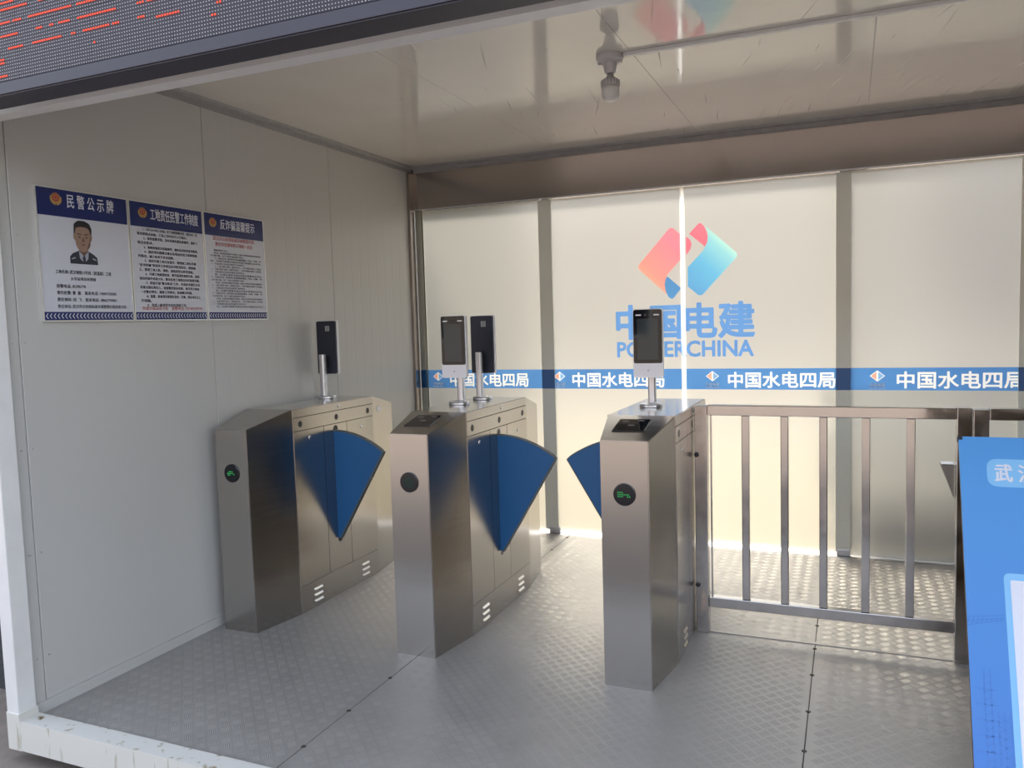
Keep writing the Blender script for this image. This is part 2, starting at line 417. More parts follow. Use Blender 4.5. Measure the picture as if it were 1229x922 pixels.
# ------------------------------------------------------------------ frosted glass front
win = empty('window_1', (0, YG, 0)); tag(win, kind='structure')
UX, UZ = (1, 0, 0), (0, 0, 1)
joints = [(XL, -1.952), (-1.947, -1.008), (-.992, -.036), (-.031, .928), (.933, 1.89)]
logo_x = [-2.832, -1.870, -.8185, .155, 1.08, 2.05]
text_x = [(-2.731, -2.108), (-1.774, -1.134), (-.718, -.081), (.263, .913), (1.22, 1.86), (2.18, 2.82)]
BAND = '中国水电四局'
def pane(i):
    x0, x1 = joints[i]; zb = .022 if i < 3 else .010
    bm = bmesh.new(); bx(bm, x0, x1, 0, .008, zb, 2.35)
    bm.faces.ensure_lookup_table()
    for f in bm.faces: f.material_index = 0 if f.calc_center_median().y < .001 else 1
    p = obj('glass_pane', bm, [frost, clear], win)
    # blue band with the lettering cut out of it, glowing white film in the cut-outs
    z0, z1 = 1.036, 1.171
    a, b = text_x[i]; tz0, tz1 = 1.043, 1.141
    h = (tz1-tz0); tz0 += .006
    ins, outs, (u0, u1, v0, v1) = sdf_cells(BAND, .022)
    X0_, X1_ = a+(b-a)*u0, a+(b-a)*u1; Z0_, Z1_ = tz0+h*v0, tz0+h*v1
    bm = bmesh.new(); put(bm, outs, (a, tz0), b-a, h, -.0015)
    e0, e1, f0, f1 = logo_x[i]-.046, logo_x[i]+.046, 1.122-.036, 1.122+.036
    for q0, q1, r0, r1 in ((x0+.002, e0, z0, z1), (e0, e1, z0, f0), (e0, e1, f1, z1), (e1, X0_, z0, z1), (X1_, x1-.002, z0, z1), (X0_, X1_, z0, Z0_), (X0_, X1_, Z1_, z1)):
        if q1 > q0 and r1 > r0: poly(bm, [(q0, -.0015, r0), (q1, -.0015, r0), (q1, -.0015, r1), (q0, -.0015, r1)])
    obj('blue_band', bm, band_m, p)
    bm = bmesh.new(); put(bm, ins, (a, tz0), b-a, h, -.0015); obj('band_lettering', bm, white_film, p)
    # small emblem and fine print left of the lettering
    c = logo_x[i]; bm = bmesh.new(); ez = 1.122; w_, h_ = .046, .036
    def q(pts, mi): poly(bm, [(c+u, -.0015, ez+v) for u, v in pts], mi)
    D = [(.042, 0), (0, .034), (-.042, 0), (0, -.034)]
    q([(w_, 0), (w_, h_), (0, h_), D[1], D[0]], 0); q([(0, h_), (-w_, h_), (-w_, 0), D[2], D[1]], 0); q([(-w_, 0), (-w_, -h_), (0, -h_), D[3], D[2]], 0); q([(0, -h_), (w_, -h_), (w_, 0), D[0], D[3]], 0)
    for sg, mi in ((-1, 2), (1, 3)):
        O = [(sg*.042, 0), (0, .034), (0, -.034)]; I = [(sg*.036, 0), (sg*.005, .0245), (sg*.005, -.0245)]
        q(I, mi)
        for k in range(3): q([O[k], O[(k+1) % 3], I[(k+1) % 3], I[k]], 1)
    obj('band_emblem', bm, [band_m, white_film, red_small, blue_small], p)
    text('fine_print', '中国电建', whitefine, p, (c-.042, -.0021, 1.058), UX, UZ, .084, .020, .02)
    text('fine_print', 'POWERCHINA', whitefine, p, (c-.042, -.0021, 1.043), UX, UZ, .084, .011, .01)
    return p
red_small = film('emblem_small_red', (.86, .42, .32), .9, 0); blue_small = film('emblem_small_blue', (.25, .48, .78), .9, 0)
whitefine = mat('fine_print_white', (.80, .85, .92), .5)
panes = [pane(i) for i in range(5)]
# company logo on the second and third pane
LOGO = {}
def WP(u, v):   # print layout units (7.68 per photo pixel) to metres on the glass
    return (-1.3585+ (u)*(.6470/920.)*1.0, 2.1915 - v*(.4720/674.)*1.0)
def shape(pts, rounds, r):
    return round_poly([WP(*p) for p in pts], r*.0007, 5, rounds)
def sheet(name, outline, m, parent, y, origin):
    bm = bmesh.new()
    vs = [bm.verts.new((u-origin[0], 0, v-origin[1])) for u, v in outline]
    for tri in tessellate_polygon([[Vector((u, v, 0)) for u, v in outline]]):
        try: bm.faces.new([vs[i] for i in tri])
        except ValueError: pass
    o = obj(name, bm, m, parent); o.location = (origin[0], y, origin[1]); return o
A_ = shape([(405, 125), (492, 210), (492, 436), (368, 568), (352, 605), (340, 660), (343, 705), (358, 757), (75, 488)], {0, 8}, 42)
sheet('red_logo_half', A_, red_film, panes[1], -.0016, WP(75, 757))
sheet('red_logo_curl', shape([(540, 232), (565, 248), (583, 272), (591, 305), (582, 345), (556, 385), (540, 398)], set(), 2), redfold, panes[2], -.0016, WP(560, 300))
sheet('blue_logo_fold', shape([(364, 588), (492, 704), (408, 806), (372, 780), (345, 722), (338, 660), (348, 612)], {2}, 30), bluefold, panes[1], -.0024, WP(405, 700))
sheet('blue_logo_half', shape([(722, 150), (1012, 425), (668, 792), (553, 690), (553, 515), (700, 365), (712, 335), (738, 285), (741, 220)], {1, 2}, 42), blue_film, panes[2], -.0016, WP(555, 690))
sheet('red_logo_fold', shape([(570, 207), (668, 108), (705, 145), (730, 200), (739, 250), (732, 300), (711, 335), (690, 312)], {1}, 32), redfold, panes[2], -.0024, WP(650, 220))
heavy('company_name', '中国', bluetext_m, panes[1], (-1.449, -.0019, 1.374), .4290, .221, .030, 60)
heavy('company_name', '电建', bluetext_m, panes[2], (-.985, -.0019, 1.374), .4280, .221, .030, 60)
heavy('company_name', 'POWERCHINA', bluetext_m, win, (-1.448, -.0019, 1.252), .886, .100, .028, 36)
# joint, mullions, floor clamps
box('clear_joint', -1.0165, -.9845, -.009, -.004, .015, 2.35, joint_m, win)
mull = mat('mullion_grey', (.78, .79, .72), .35); wrapblue = mat('wrap_blue', (.04, .13, .36), .4)
for a, b in ((-1.998, -1.903), (-.076, .008), (.88, .97), (1.85, 2.298)):
    mu = box('mullion', a, b, -.010, -.003, .03, 2.346, mull, win); box('band_wrap', a, b, -.0108, -.010, 1.036, 1.171, wrapblue, mu)
    box('mullion_core', a+.02, b-.02, .0095, .085, -.005, 2.352, mull, win)
box('mullion', XL, -2.922, .0095, .03, 0, 2.352, mat('cream_jamb', (.55, .54, .44), .5), win)
box('seal_strip', -2.924, -2.915, -.004, -.0005, 0, 2.35, mat('seal', (.16, .15, .12), .5), win)
for x in (-1.93, -.032): box('floor_clamp', x-.038, x+.038, -.012, .02, .001, .045, satin, win, bev=.003)

# ------------------------------------------------------------------ turnstiles
HB, HM, ZF, ZT = .099, .148, 1.020, 1.088
YA, YB, YE = .295, 1.045, 1.345
def turnstile(x, y, label, wings, reader, leds, sticker=False):
    t = empty('turnstile', (x, y, 0)); tag(t, label, 'turnstile', 'stainless steel wing turnstiles')
    bm = bmesh.new()
    fp = [(-HB, 0, ZF), (HB, 0, ZF), (HM, YA, ZT), (HM, YB, ZT), (HB, YE, ZF), (-HB, YE, ZF), (-HM, YB, ZT), (-HM, YA, ZT)]
    lo = [bm.verts.new((a, b, 0)) for a, b, c in fp]; hi = [bm.verts.new(p) for p in fp]
    for i in range(8): bm.faces.new((lo[i], lo[(i+1) % 8], hi[(i+1) % 8], hi[i]))
    f1 = bm.faces.new((hi[0], hi[1], hi[2], hi[7])); f2 = bm.faces.new((hi[7], hi[2], hi[3], hi[6])); f3 = bm.faces.new((hi[6], hi[3], hi[4], hi[5]))
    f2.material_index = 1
    bm.faces.new(lo[::-1])
    bmesh.ops.bevel(bm, geom=[e for e in bm.edges if max(v.co.z for v in e.verts) > .5], offset=.003, segments=2, affect='EDGES')
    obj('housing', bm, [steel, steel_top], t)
    # dark leather-like cover of the sloping head
    for s in (1, -1):
        def X(d): return s*(HM+d)
        sb_gap = box('panel_gap', *sorted((X(-.001), X(.0006))), YA+.002, YB-.002, .003, ZT-.006, dark_m, t)
        def sb(name, y0, y1, z0, z1, d=.003, m=steel):
            a, b = sorted((X(-.001), X(d))); return box(name, a, b, y0, y1, z0, z1, m, t)
        sb('lid_edge', YA+.001, YB-.001, 1.044, ZT-.002, .003)
        sb('sensor_strip', YA+.001, YB-.001, .972, 1.0405)
        sb('side_panel', YA+.001, .550, .147, .9685); sb('side_panel', .5535, .767, .147, .9685); sb('side_panel', .7705, YB-.001, .147, .9685)
        kp = sb('kick_panel', YA+.001, YB-.001, .004, .144, .002)
        for yc in (.44, .90):
            for k in range(3):
                z = .036+k*.032; bm = bmesh.new()
                a = X(.002); b = X(.009)
                vs = [(a, yc-.038, z-.004), (a, yc+.038, z-.004), (a, yc+.038, z+.005), (a, yc-.038, z+.005)]; vt = [(b, yc-.034, z-.004), (b, yc+.034, z-.004)]
                v = [bm.verts.new(p) for p in vs+vt]
                for f in ((0, 1, 5, 4), (4, 5, 2, 3), (0, 4, 3), (1, 2, 5)): bm.faces.new([v[i] for i in f])
                obj('louver', bm, steel_top, kp)
        for yc in (.352, .672, .988):
            bm = bmesh.new(); lathe(bm, [(.0165, 0), (.0165, .002), (.012, .0026)], 20, (0, 0, 0), 'x')
            if s < 0:
                for v in bm.verts: v.co.x *= -1
            for v in bm.verts: v.co += Vector((X(.0015), yc, 1.006))
            obj('infrared_sensor', bm, black, t)
        for yc, zc in ((.425, .925), (.914, .921), (.70, 1.066)):
            bm = bmesh.new(); lathe(bm, [(.010, 0), (.010, .003), (.005, .005)], 14, (0, 0, 0), 'x')
            for v in bm.verts: v.co.x *= s; v.co += Vector((X(.0018), yc, zc))
            obj('lock', bm, chrome, t, True)
        if s not in wings: continue
        # slot ends behind the wing
        yw = .655
        for zc in (.940, .318):
            bm = bmesh.new(); lathe(bm, [(.021, 0), (.021, .0022)], 20, (0, 0, 0), 'x')
            for v in bm.verts: v.co.x *= s; v.co += Vector((X(.0012), yw+.005, zc))
            obj('wing_slot', bm, black, t)
        R_ = .602; bm = bmesh.new(); pts = [(0, .326)]
        def arc(r, a0, a1, n=14): return [(r*math.sin(a0+(a1-a0)*k/n), .326+r*math.cos(a0+(a1-a0)*k/n)) for k in range(n+1)]
        A1 = math.radians(31.5)
        out = [(0.0, .326)]+[(u, v) for u, v in arc(R_, 0, A1)]
        # the tip sits a little below a true arc
        out = [(u, .326+(v-.326)*(1-.035*(u/.31)**2)) for u, v in out]
        out = [(-.02, .33), (-.02, .92)]+out[1:]+[(.014, .322)]
        wg = prism(bmesh.new(), [(X(0)+s*u, v) for u, v in out], yw-.013, yw+.013, 'y')
        wo_ = obj('wing', wg, [wing_m], t)
        # grey rim running round the arc and the slanting edge
        rim = out[2:]; bm = bmesh.new(); prev = None
        def off(i):
            p = Vector(rim[i]); a = Vector(rim[max(i-1, 0)]); b = Vector(rim[min(i+1, len(rim)-1)]); d = (b-a).normalized(); nn = Vector((-d.y, d.x)); return p, p+nn*.006
        rings = []
        for i in range(len(rim)):
            p, o = off(i)
            rings.append([bm.verts.new((X(0)+s*q.x, yy, q.y)) for q, yy in ((p, yw-.0145), (o, yw-.0145), (o, yw+.0145), (p, yw+.0145))])
        for a, b in zip(rings, rings[1:]):
            for k in range(4): bm.faces.new((a[k], a[(k+1) % 4], b[(k+1) % 4], b[k]))
        bm.faces.new(rings[0]); bm.faces.new(rings[-1][::-1])
        obj('wing_rim', bm, rubber, wo_)
    # round direction display on the front face
    bm = bmesh.new(); lathe(bm, [(.046, .001), (.046, -.004), (.043, -.0055)], 40, (0, 0, .803), 'y'); d = obj('direction_display', bm, blackglass, t)
    bm = bmesh.new()
    for (u, v) in leds: bx(bm, u-.0015, u+.0015, -.0068, -.0052, .803+v-.0015, .803+v+.0015)
    obj('green_diodes', bm, led_green if leds is not DIM else led_dim, d)
    if reader:
        sl = (ZT-ZF)/YA; bm = bmesh.new()
        def P(u, v, h): return (u, v-h*sl, ZF+v*sl+h)
        c = [(-.078, .10), (.058, .105), (.058, .238), (-.078, .235)]
        lo = [bm.verts.new(P(u, v, .0)) for u, v in c]; hi = [bm.verts.new(P(u*.97, v, .004)) for u, v in c]
        bm.faces.new(hi)
        for i in range(4): bm.faces.new((lo[i], lo[(i+1) % 4], hi[(i+1) % 4], hi[i]))
        r_ = obj('card_reader', bm, blackglass, t)
        bm = bmesh.new()
        for cx, cy in ((-.045, .195), (.02, .205), (-.01, .15)):
            for rr in (.010, .016, .022):
                for k in range(8):
                    a0 = -.8+1.6*k/8; a1 = -.8+1.6*(k+1)/8
                    poly(bm, [P(cx+math.sin(a0)*rr, cy+math.cos(a0)*rr*.8, .0045), P(cx+math.sin(a1)*rr, cy+math.cos(a1)*rr*.8, .0045), P(cx+math.sin(a1)*(rr+.002), cy+math.cos(a1)*(rr+.002)*.8, .0045), P(cx+math.sin(a0)*(rr+.002), cy+math.cos(a0)*(rr+.002)*.8, .0045)])
        obj('reader_symbol', bm, greyplast, r_)['kind'] = 'stuff'
    if sticker:
        dx = Vector((HB-HM, YE-YB, 0)); bm = bmesh.new(); a = Vector((HM, YB, 0))+dx*.22; b = Vector((HM, YB, 0))+dx*.42; nn = Vector((.0015, .0004, 0))
        poly(bm, [a+nn+Vector((0, 0, .985)), b+nn+Vector((0, 0, .985)), b+nn+Vector((0, 0, 1.015)), a+nn+Vector((0, 0, 1.015))]); obj('sticker', bm, whiteplast, t)
    return t
p = .0085
ARW = [(-p*2.5, 0), (-p*1.5, 0), (-p*.5, 0), (p*.8, 0), (p*2, -p*.6), (-p*1.5, p), (-p*2.5, -p*.2), (-p*.5, p), (p*.6, p), (-p*2.2, -p), (-p*1.2, -p)]
DOTS = [(-p*3+p*i, p*.3*0) for i in range(6)]+[(-p*3, p), (-p*2, p), (-p, p), (-p*3, -p), (-p*2, -p), (-p, -p)]+[(p*2.6, -p), (p*1.6, -p)]
DIM = [(p*.9*i, p*.9*j) for i in range(-3, 4) for j in range(-3, 4) if abs(i)+abs(j) < 5]
turnstile(-2.808, 3.032, 'stainless steel turnstile standing against the left wall under the notices', (1,), False, ARW, True)
turnstile(-1.818, 3.062, 'stainless steel turnstile in the middle, carrying two face terminals back to back', (1, -1), True, DIM)
turnstile(-.829, 3.068, 'stainless steel turnstile joined to the railing, nearest to the blue board', (-1,), True, DOTS)

# ------------------------------------------------------------------ face recognition terminals
def terminal(x, y, flip, label):
    t = empty('face_terminal', (x, y, ZT), rz=PI if flip else 0); tag(t, label, 'face scanner', 'face terminals on the turnstiles')
    obj('base', lathe(bmesh.new(), [(.053, .0005), (.054, .004), (.054, .012), (.050, .017), (.030, .019), (.024, .022)], 36), satin, t, False)
    bm = bmesh.new(); pr = []
    for k in range(20):
        a = 2*PI*k/20; cx = math.copysign(abs(math.cos(a))**.6, math.cos(a))*.018; cy = math.copysign(abs(math.sin(a))**.6, math.sin(a))*.019; pr.append((cx, cy+.030))
    prism(bm, pr, .018, .262, 'z'); obj('pole', bm, satin, t)
    zb, zt, hw = .142, .462, .070
    pts = round_poly([(-hw, zb), (hw, zb), (hw, zt), (-hw, zt)], .012, 4)
    b = obj('body', prism(bmesh.new(), pts, -.044, -.026, 'y'), whiteplast, t)
    pts2 = round_poly([(-hw+.004, zb+.004), (hw-.004, zb+.004), (hw-.004, zt-.003), (-hw+.004, zt-.003)], .010, 4)
    obj('back_shell', prism(bmesh.new(), pts2, -.026, -.012, 'y'), navy, t)
    ps = round_poly([(-hw+.003, zb+.068), (hw-.003, zb+.068), (hw-.003, zt-.003), (-hw+.003, zt-.003)], .010, 4)
    g = obj('front_glass', prism(bmesh.new(), ps, -.0475, -.044, 'y'), blackglass, t)
    box('display', -.050, .050, -.0485, -.0475, zb+.085, zt-.045, screen_m, g)
    for u in (-.042, .042): box('fill_light', u-.013, u+.013, -.0485, -.0475, zt-.031, zt-.025, whiteplast, g)
    for u in (-.010, .010):
        bm = bmesh.new(); lathe(bm, [(.006, -.0475), (.006, -.049), (.003, -.0492)], 16, (u, 0, zt-.028), 'y'); obj('camera_lens', bm, black, g)
    bm = bmesh.new(); lathe(bm, [(.0045, -.044), (.0045, -.0455), (.002, -.046)], 14, (0, 0, zb+.034), 'y'); obj('microphone', bm, greyplast, b)
    box('bracket', -.014, .014, -.012, .014, .19, .25, black, t)
    lb = box('label', -.026, .002, -.012, -.0112, zt-.062, zt-.032, greyplast, t)
    bm = bmesh.new()
    for k in range(5): bx(bm, -.024, -.002, -.0112, -.0109, zt-.058+k*.005, zt-.056+k*.005)
    obj('label_print', bm, black, lb)
    return t
terminal(-2.872, 3.925, True, 'face terminal seen from its black back on the turnstile by the left wall')
terminal(-1.873, 3.690, False, 'face terminal with lit front facing the viewer on the middle turnstile')
terminal(-1.862, 3.955, True, 'face terminal seen from its black back on the middle turnstile')
terminal(-.863, 3.698, False, 'face terminal on the turnstile beside the railing, in front of the blue lettering')

# ------------------------------------------------------------------ railing
def railing(x0, x1, bars, label, rp):
    t = empty('railing', (x0, 3.76, 0)); tag(t, label, 'railing', 'stainless steel railings')
    def b(name, a, c, y0, y1, z0, z1): return box(name, a-x0, c-x0, y0-3.76, y1-3.76, z0, z1, steel_rail, t, bev=.003)
    b('post', x0, x0+.058, 3.748, 3.806, 0, 1.09); 
    if rp: b('post', x1-.056, x1, 3.748, 3.804, 0, 1.096)
    b('top_rail', x0+.0585, x1-.001 if not rp else x1-.057, 3.752, 3.802, 1.046, 1.094); b('bottom_rail', x0+.0585, x1-.057, 3.756, 3.800, .127, .176)
    for c in bars: b('baluster', c-.017, c+.017, 3.761, 3.795, .176, 1.046)
    for z in (.235, .86):
        bm = bmesh.new(); lathe(bm, [(.012, 0), (.012, -.006), (.006, -.009)], 14, (.010, -.012, z), 'y'); obj('bolt', bm, black, t)
    return t
rl = railing(-.671, .4705, [-.4415, -.270, -.1055, .068, .2435], 'stainless steel railing of upright bars between turnstile and blue board', True)
st = box('latch_strip', .072, .080, -.011, .0, .178, 1.046, steel_rail, rl)
railing(.4735, 1.62, [.70, .87, 1.05, 1.22, 1.40], 'stainless steel railing running on behind the blue board', True)
# grey wedge-shaped holder behind the end post
bm = bmesh.new(); prism(bm, [(-.052, .0), (.0, .0), (.0, -.142)], .0, .07, 'y')
wd = obj('wedge_holder', bm, noise_bump(mat('wedge_grey', (.33, .30, .27), .35, .6), (20, 20, 20), .05)); wd.location = (.4135, 3.81, .842)
tag(wd, 'small grey metal wedge-shaped holder fixed behind the railing end post', 'holder')
bm = bmesh.new(); prism(bm, [(-.047, .002), (.0, .002), (.0, .006), (-.049, .006)], -.001, .071, 'y'); obj('lid', bm, satin, wd)

# ------------------------------------------------------------------ blue display board leaning on the railing
bd = empty('display_board', (.351, 2.600, .004)); tag(bd, 'light blue printed board leaning back in front of the railing at the right', 'board')
lean = math.atan2(.5325, 1.0385)
bd.rotation_euler.x = -lean
HB_ = 1.188; WB_ = .80
sky_blue = mat('board_blue', (.08, .32, .75), .45)
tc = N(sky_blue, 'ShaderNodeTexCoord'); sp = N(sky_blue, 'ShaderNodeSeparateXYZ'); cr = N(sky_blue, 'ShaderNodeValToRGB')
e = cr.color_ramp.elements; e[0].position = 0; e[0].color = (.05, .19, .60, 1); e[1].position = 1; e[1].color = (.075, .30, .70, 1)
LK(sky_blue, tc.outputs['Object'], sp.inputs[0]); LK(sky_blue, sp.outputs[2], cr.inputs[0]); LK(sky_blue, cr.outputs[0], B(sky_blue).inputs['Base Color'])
box('backing', 0, WB_, .001, .022, 0, HB_, mat('board_edge', (.16, .12, .09), .7), bd)
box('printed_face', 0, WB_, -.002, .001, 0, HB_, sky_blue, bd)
lightblue = mat('print_light_blue', (.22, .52, .86), .3); darkprint = mat('print_faint_blue', (.05, .20, .60), .35)
cardw = mat('print_white', (.72, .74, .84), .3)
def halo(body, x, z, w_, h_):
    for k in range(12):
        pass
bm = bmesh.new()
pts = round_poly([(.080, HB_-.176), (.36, HB_-.176), (.36, HB_-.078), (.080, HB_-.078)], .035, 6)
poly(bm, [(u, -.0025, v) for u, v in pts]); obj('title_halo', bm, lightblue, bd)
text('title_text', '武 汉', cardw, bd, (.104, -.0031, HB_-.158), UX, UZ, .118, .061, .03)
bm = bmesh.new(); pts = round_poly([(.109, .055), (.70, .055), (.70, .725), (.109, .725)], .02, 4); poly(bm, [(u, -.0025, v) for u, v in pts]); obj('card_border', bm, lightblue, bd)
bm = bmesh.new(); pts = round_poly([(.127, .075), (.68, .075), (.68, .703), (.127, .703)], .006, 3); poly(bm, [(u, -.0031, v) for u, v in pts]); obj('white_card', bm, cardw, bd)
# faint site skyline print
bm = bmesh.new()
def ln(a, b, wd_=.0012):
    a, b = Vector(a), Vector(b); d = (b-a).normalized(); nn = Vector((-d.y, d.x))*wd_
    poly(bm, [((a+nn).x, -.0026, (a+nn).y), ((b+nn).x, -.0026, (b+nn).y), ((b-nn).x, -.0026, (b-nn).y), ((a-nn).x, -.0026, (a-nn).y)])
ln((.0, .575), (.105, .590)); ln((.0, .55), (.105, .575)); ln((.0, .562), (.105, .582))
for k in range(8): ln((.013*k, .55+.003*k), (.013*k+.007, .577))
for x in (.038, .056): ln((x, .12), (x, .42), .0022)
for k in range(13): ln((.038, .13+k*.022), (.056, .14+k*.022)); 
for k in range(5): ln((.01, .18+k*.045), (.075, .18+k*.045), .0018)
for x in (.072, .088, .105): ln((x, .13), (x, .30), .0018)
for k in range(6): ln((.072, .135+k*.026), (.105, .155+k*.026)); ln((.105, .135+k*.026), (.072, .155+k*.026))
obj('skyline_print', bm, darkprint, bd)['kind'] = 'stuff'
for u in (.16, .70):   # rear legs of the stand
    bm = bmesh.new(); a = Vector((u, .022, HB_-.06)); Rm = Matrix.Rotation(lean, 3, 'X')
    foot = Matrix.Rotation(lean, 3, 'X') @ Vector((u, .90, .0)); v0 = [a+Vector(d) for d in ((-.015, 0, 0), (.015, 0, 0), (.015, .02, 0), (-.015, .02, 0))]; v1 = [foot+Vector(d) for d in ((-.015, 0, 0), (.015, 0, 0), (.015, .02, 0), (-.015, .02, 0))]
    A1 = [bm.verts.new(p) for p in v0]; B1 = [bm.verts.new(p) for p in v1]; bm.faces.new(A1); bm.faces.new(B1[::-1])
    for i in range(4): bm.faces.new((A1[i], A1[(i+1) % 4], B1[(i+1) % 4], B1[i]))
    obj('leg', bm, mat('wood_leg', (.22, .15, .09), .7), bd)
bm = bmesh.new(); bx(bm, -.003, .012, -.004, .024, HB_-.012, HB_+.002); obj('corner_cap', bm, black, bd)

# ------------------------------------------------------------------ notices on the left wall (surface x = XL+.014)
XN = XL+.014
UY = (0, 1, 0)
def notice(y0, y1, label):
    t = empty('notice_board', (XL, y0, 1.562)); tag(t, label, 'notice', 'police notices on the left wall')
    W_, H_ = y1-y0, .543
    box('panel', .001, .011, .004, W_-.004, .004, H_-.004, paper, t)
    for a in ((0, W_, 0, .005), (0, W_, H_-.005, H_)): box('frame_strip', .001, .014, a[0], a[1], a[2], a[3], chrome_f, t)
    for a in ((0, .005), (W_-.005, W_)): box('frame_strip', .001, .014, a[0], a[1], .005, H_-.005, chrome_f, t)
    box('title_bar', .011, .0116, .005, W_-.005, H_-.115, H_-.005, hdrblue, t)
    box('bottom_bar', .011, .0116, .005, W_-.005, .006, .040, hdrblue, t)
    bm = bmesh.new(); n_ = int((W_-.03)/.0163)
    for k in range(n_):
        y = .016+k*(W_-.032)/(n_-1)-.004; m_ = .023
        poly(bm, [(.0119, y, m_), (.0119, y+.008, m_+.0105), (.0119, y+.012, m_+.0105), (.0119, y+.004, m_), (.0119, y+.012, m_-.0105), (.0119, y+.008, m_-.0105)])
    obj('arrow_row', bm, inkwhite, t)
    return t, W_, H_
chrome_f = mat('frame_aluminium', (.72, .72, .70), .3, .7)
def T(t, body, m, y, z, w_, h_, bold=.028, name='print_line'): return text(name, body, m, t, (.0119, y, z), UY, UZ, w_, h_, bold)
def emblem(t, y, z, s=1):
    bm = bmesh.new()
    def disc(r, cx, cz, mi, x, n_=20, sx=1): poly(bm, [(x, cx+math.cos(2*PI*k/n_)*r*sx, cz+math.sin(2*PI*k/n_)*r) for k in range(n_)], mi)
    disc(.022*s, y, z+.002, 1, .0118)
    disc(.0165*s, y, z+.005*s, 0, .0120); disc(.010*s, y, z+.006*s, 1, .0122, 10)
    disc(.007*s, y, z+.006*s, 0, .0124, 10)
    for sg in (-1, 1):
        pts = [(.0122, y+sg*math.cos(a)*r*s, z+math.sin(a)*r*s) for a, r in [(math.radians(-85+10*k), .026) for k in range(12)]+[(math.radians(25-10*k), .020) for k in range(12)]]
        poly(bm, pts, 1)
    obj('police_emblem', bm, [embred, gold], t)
t, W_, H_ = notice(2.209, 2.650, 'leftmost wall notice, with a portrait print of an officer')
emblem(t, .092, .498)
T(t, '民 警 公 示 牌', inkwhite, .142, .468, .225, .056, .012, 'title_text')
T(t, '工地名称: 武汉地铁12号线（武昌段）工程', ink, .068, .196, .265, .016)
T(t, '火车站项目经理部', ink, .135, .170, .120, .014)
T(t, '报警电话: 85395770', ink, .068, .138, .135, .015)
T(t, '责任民警: 曹  磊    联系电话: 13007150505', ink, .068, .111, .285, .015)
T(t, '责任领导: 刘  飞    联系电话: 18062790001', ink, .068, .083, .285, .015)
T(t, '责任单位: 武汉市公安局轨道交通管理分局治安大队', ink, .068, .055, .335, .015)
# the printed portrait
bm = bmesh.new(); cy, cz, k = .205, .315, 1.
def pp(pts, mi, x): 
    vs = [bm.verts.new((x, cy+u*k, cz+v*k)) for u, v in pts]
    for tri in tessellate_polygon([[Vector((u, v, 0)) for u, v in pts]]):
        f = bm.faces.new([vs[i] for i in tri]); f.material_index = mi
uni = [(-.066, -.075), (.066, -.075), (.064, -.045), (.050, -.034), (.024, -.020), (-.024, -.020), (-.052, -.032), (-.066, -.046)]
pp(uni, 3, .0118)
pp(round_poly([(-.020, -.052), (.0, -.070), (.020, -.052), (.024, -.016), (-.024, -.016)], .004), 4, .0120)
pp([(-.004, -.072), (.005, -.072), (.007, -.050), (.003, -.040), (-.003, -.040), (-.007, -.050)], 3, .0122)
pp([(-.021, -.022), (.0, -.042), (.021, -.022), (.020, .01), (-.020, .01)], 1, .0121)
head = round_poly([(-.018, -.024), (.016, -.024), (.034, .002), (.038, .055), (.030, .090), (-.030, .090), (-.039, .055), (-.035, .002)], .016, 5)
pp(head, 0, .0123)
for s in (-1, 1): pp(round_poly([(s*.036, .022), (s*.043, .026), (s*.045, .046), (s*.038, .048)], .003, 3), 0, .0122)
pp(round_poly([(-.042, .045), (-.037, .052), (-.031, .074), (-.010, .080), (.018, .079), (.031, .071), (.037, .050), (.041, .046), (.044, .074), (.034, .096), (.010, .106), (-.020, .105), (-.040, .090)], .006, 3), 2, .0125)
for s in (-1, 1):
    pp([(s*.008, .046), (s*.026, .049), (s*.028, .052), (s*.008, .051)], 2, .0125)
    pp(round_poly([(s*.009, .037), (s*.017, .040), (s*.024, .037), (s*.017, .034)], .002, 2), 2, .0126)
    pp([(s*.040, -.052), (s*.058, -.058), (s*.058, -.053), (s*.042, -.047)], 4, .0122)
pp([(-.002, .036), (.004, .034), (.007, .018), (-.007, .018), (-.004, .022)], 1, .0126)
pp(round_poly([(-.012, .006), (.0, .009), (.012, .006), (.0, .002)], .002, 2), 1, .0127)
pp([(.014, -.018), (.034, .004), (.038, .050), (.030, .02), (.020, -.004)], 1, .0124)
obj('portrait_print', bm, [skin, skin_d, hair, uniform, shirt], t)
t, W_, H_ = notice(2.654, 3.098, 'middle one of the three wall notices, black numbered rules and red line below')
emblem(t, .078, .492, .95)
T(t, '工地责任民警工作制度', inkwhite, .122, .463, .292, .054, .012, 'title_text')
rules = ['    1、实行24小时工作制，在工地组建警务室（警务站）或', '警务联络点设施，工地工作时间不少于两天。', '    2、接受报警求助，及时妥善处置各类案件，维护工', '地治安秩序。', '    3、协助侦查机关侦破案件，做好治安防范宣传教育。', '    4、组织项目部建立健全各项治安保卫规章制度，', '时整改，减少各类不安全因素。', '    5、组织开展工地法治宣传，指导施工单位开展', '“反诈防骗”等宣传工作普及反诈防范知识，提高施', '工、管理工地人防、物防、技防的安全防范措施。', '    6、开展工地巡逻检查，填写巡逻检查登记表，协助', '派出所案件侦查大队，整治各类工地周边治安隐患问题。', '    7、积极开展“警企联动”工作，主动走访辖区企业', '和重点部位责任人，加强警民联系机制，每月至少参加', '一次警企例会，通报工作情况，协调解决问题。', '    8、监督、检查项目部落实治安、交通、等各项安全工', '作措施。', '    9、完成上级领导交办的其他工作。']
for i, s in enumerate(rules):
    n0 = len(s)-len(s.lstrip()); b = s.strip(); y = .040+(.034 if n0 else 0); wid = min(.372-(y-.030), len(b)*.0148)
    T(t, b, ink, y, .410-i*.0203, wid, .0140, .030)
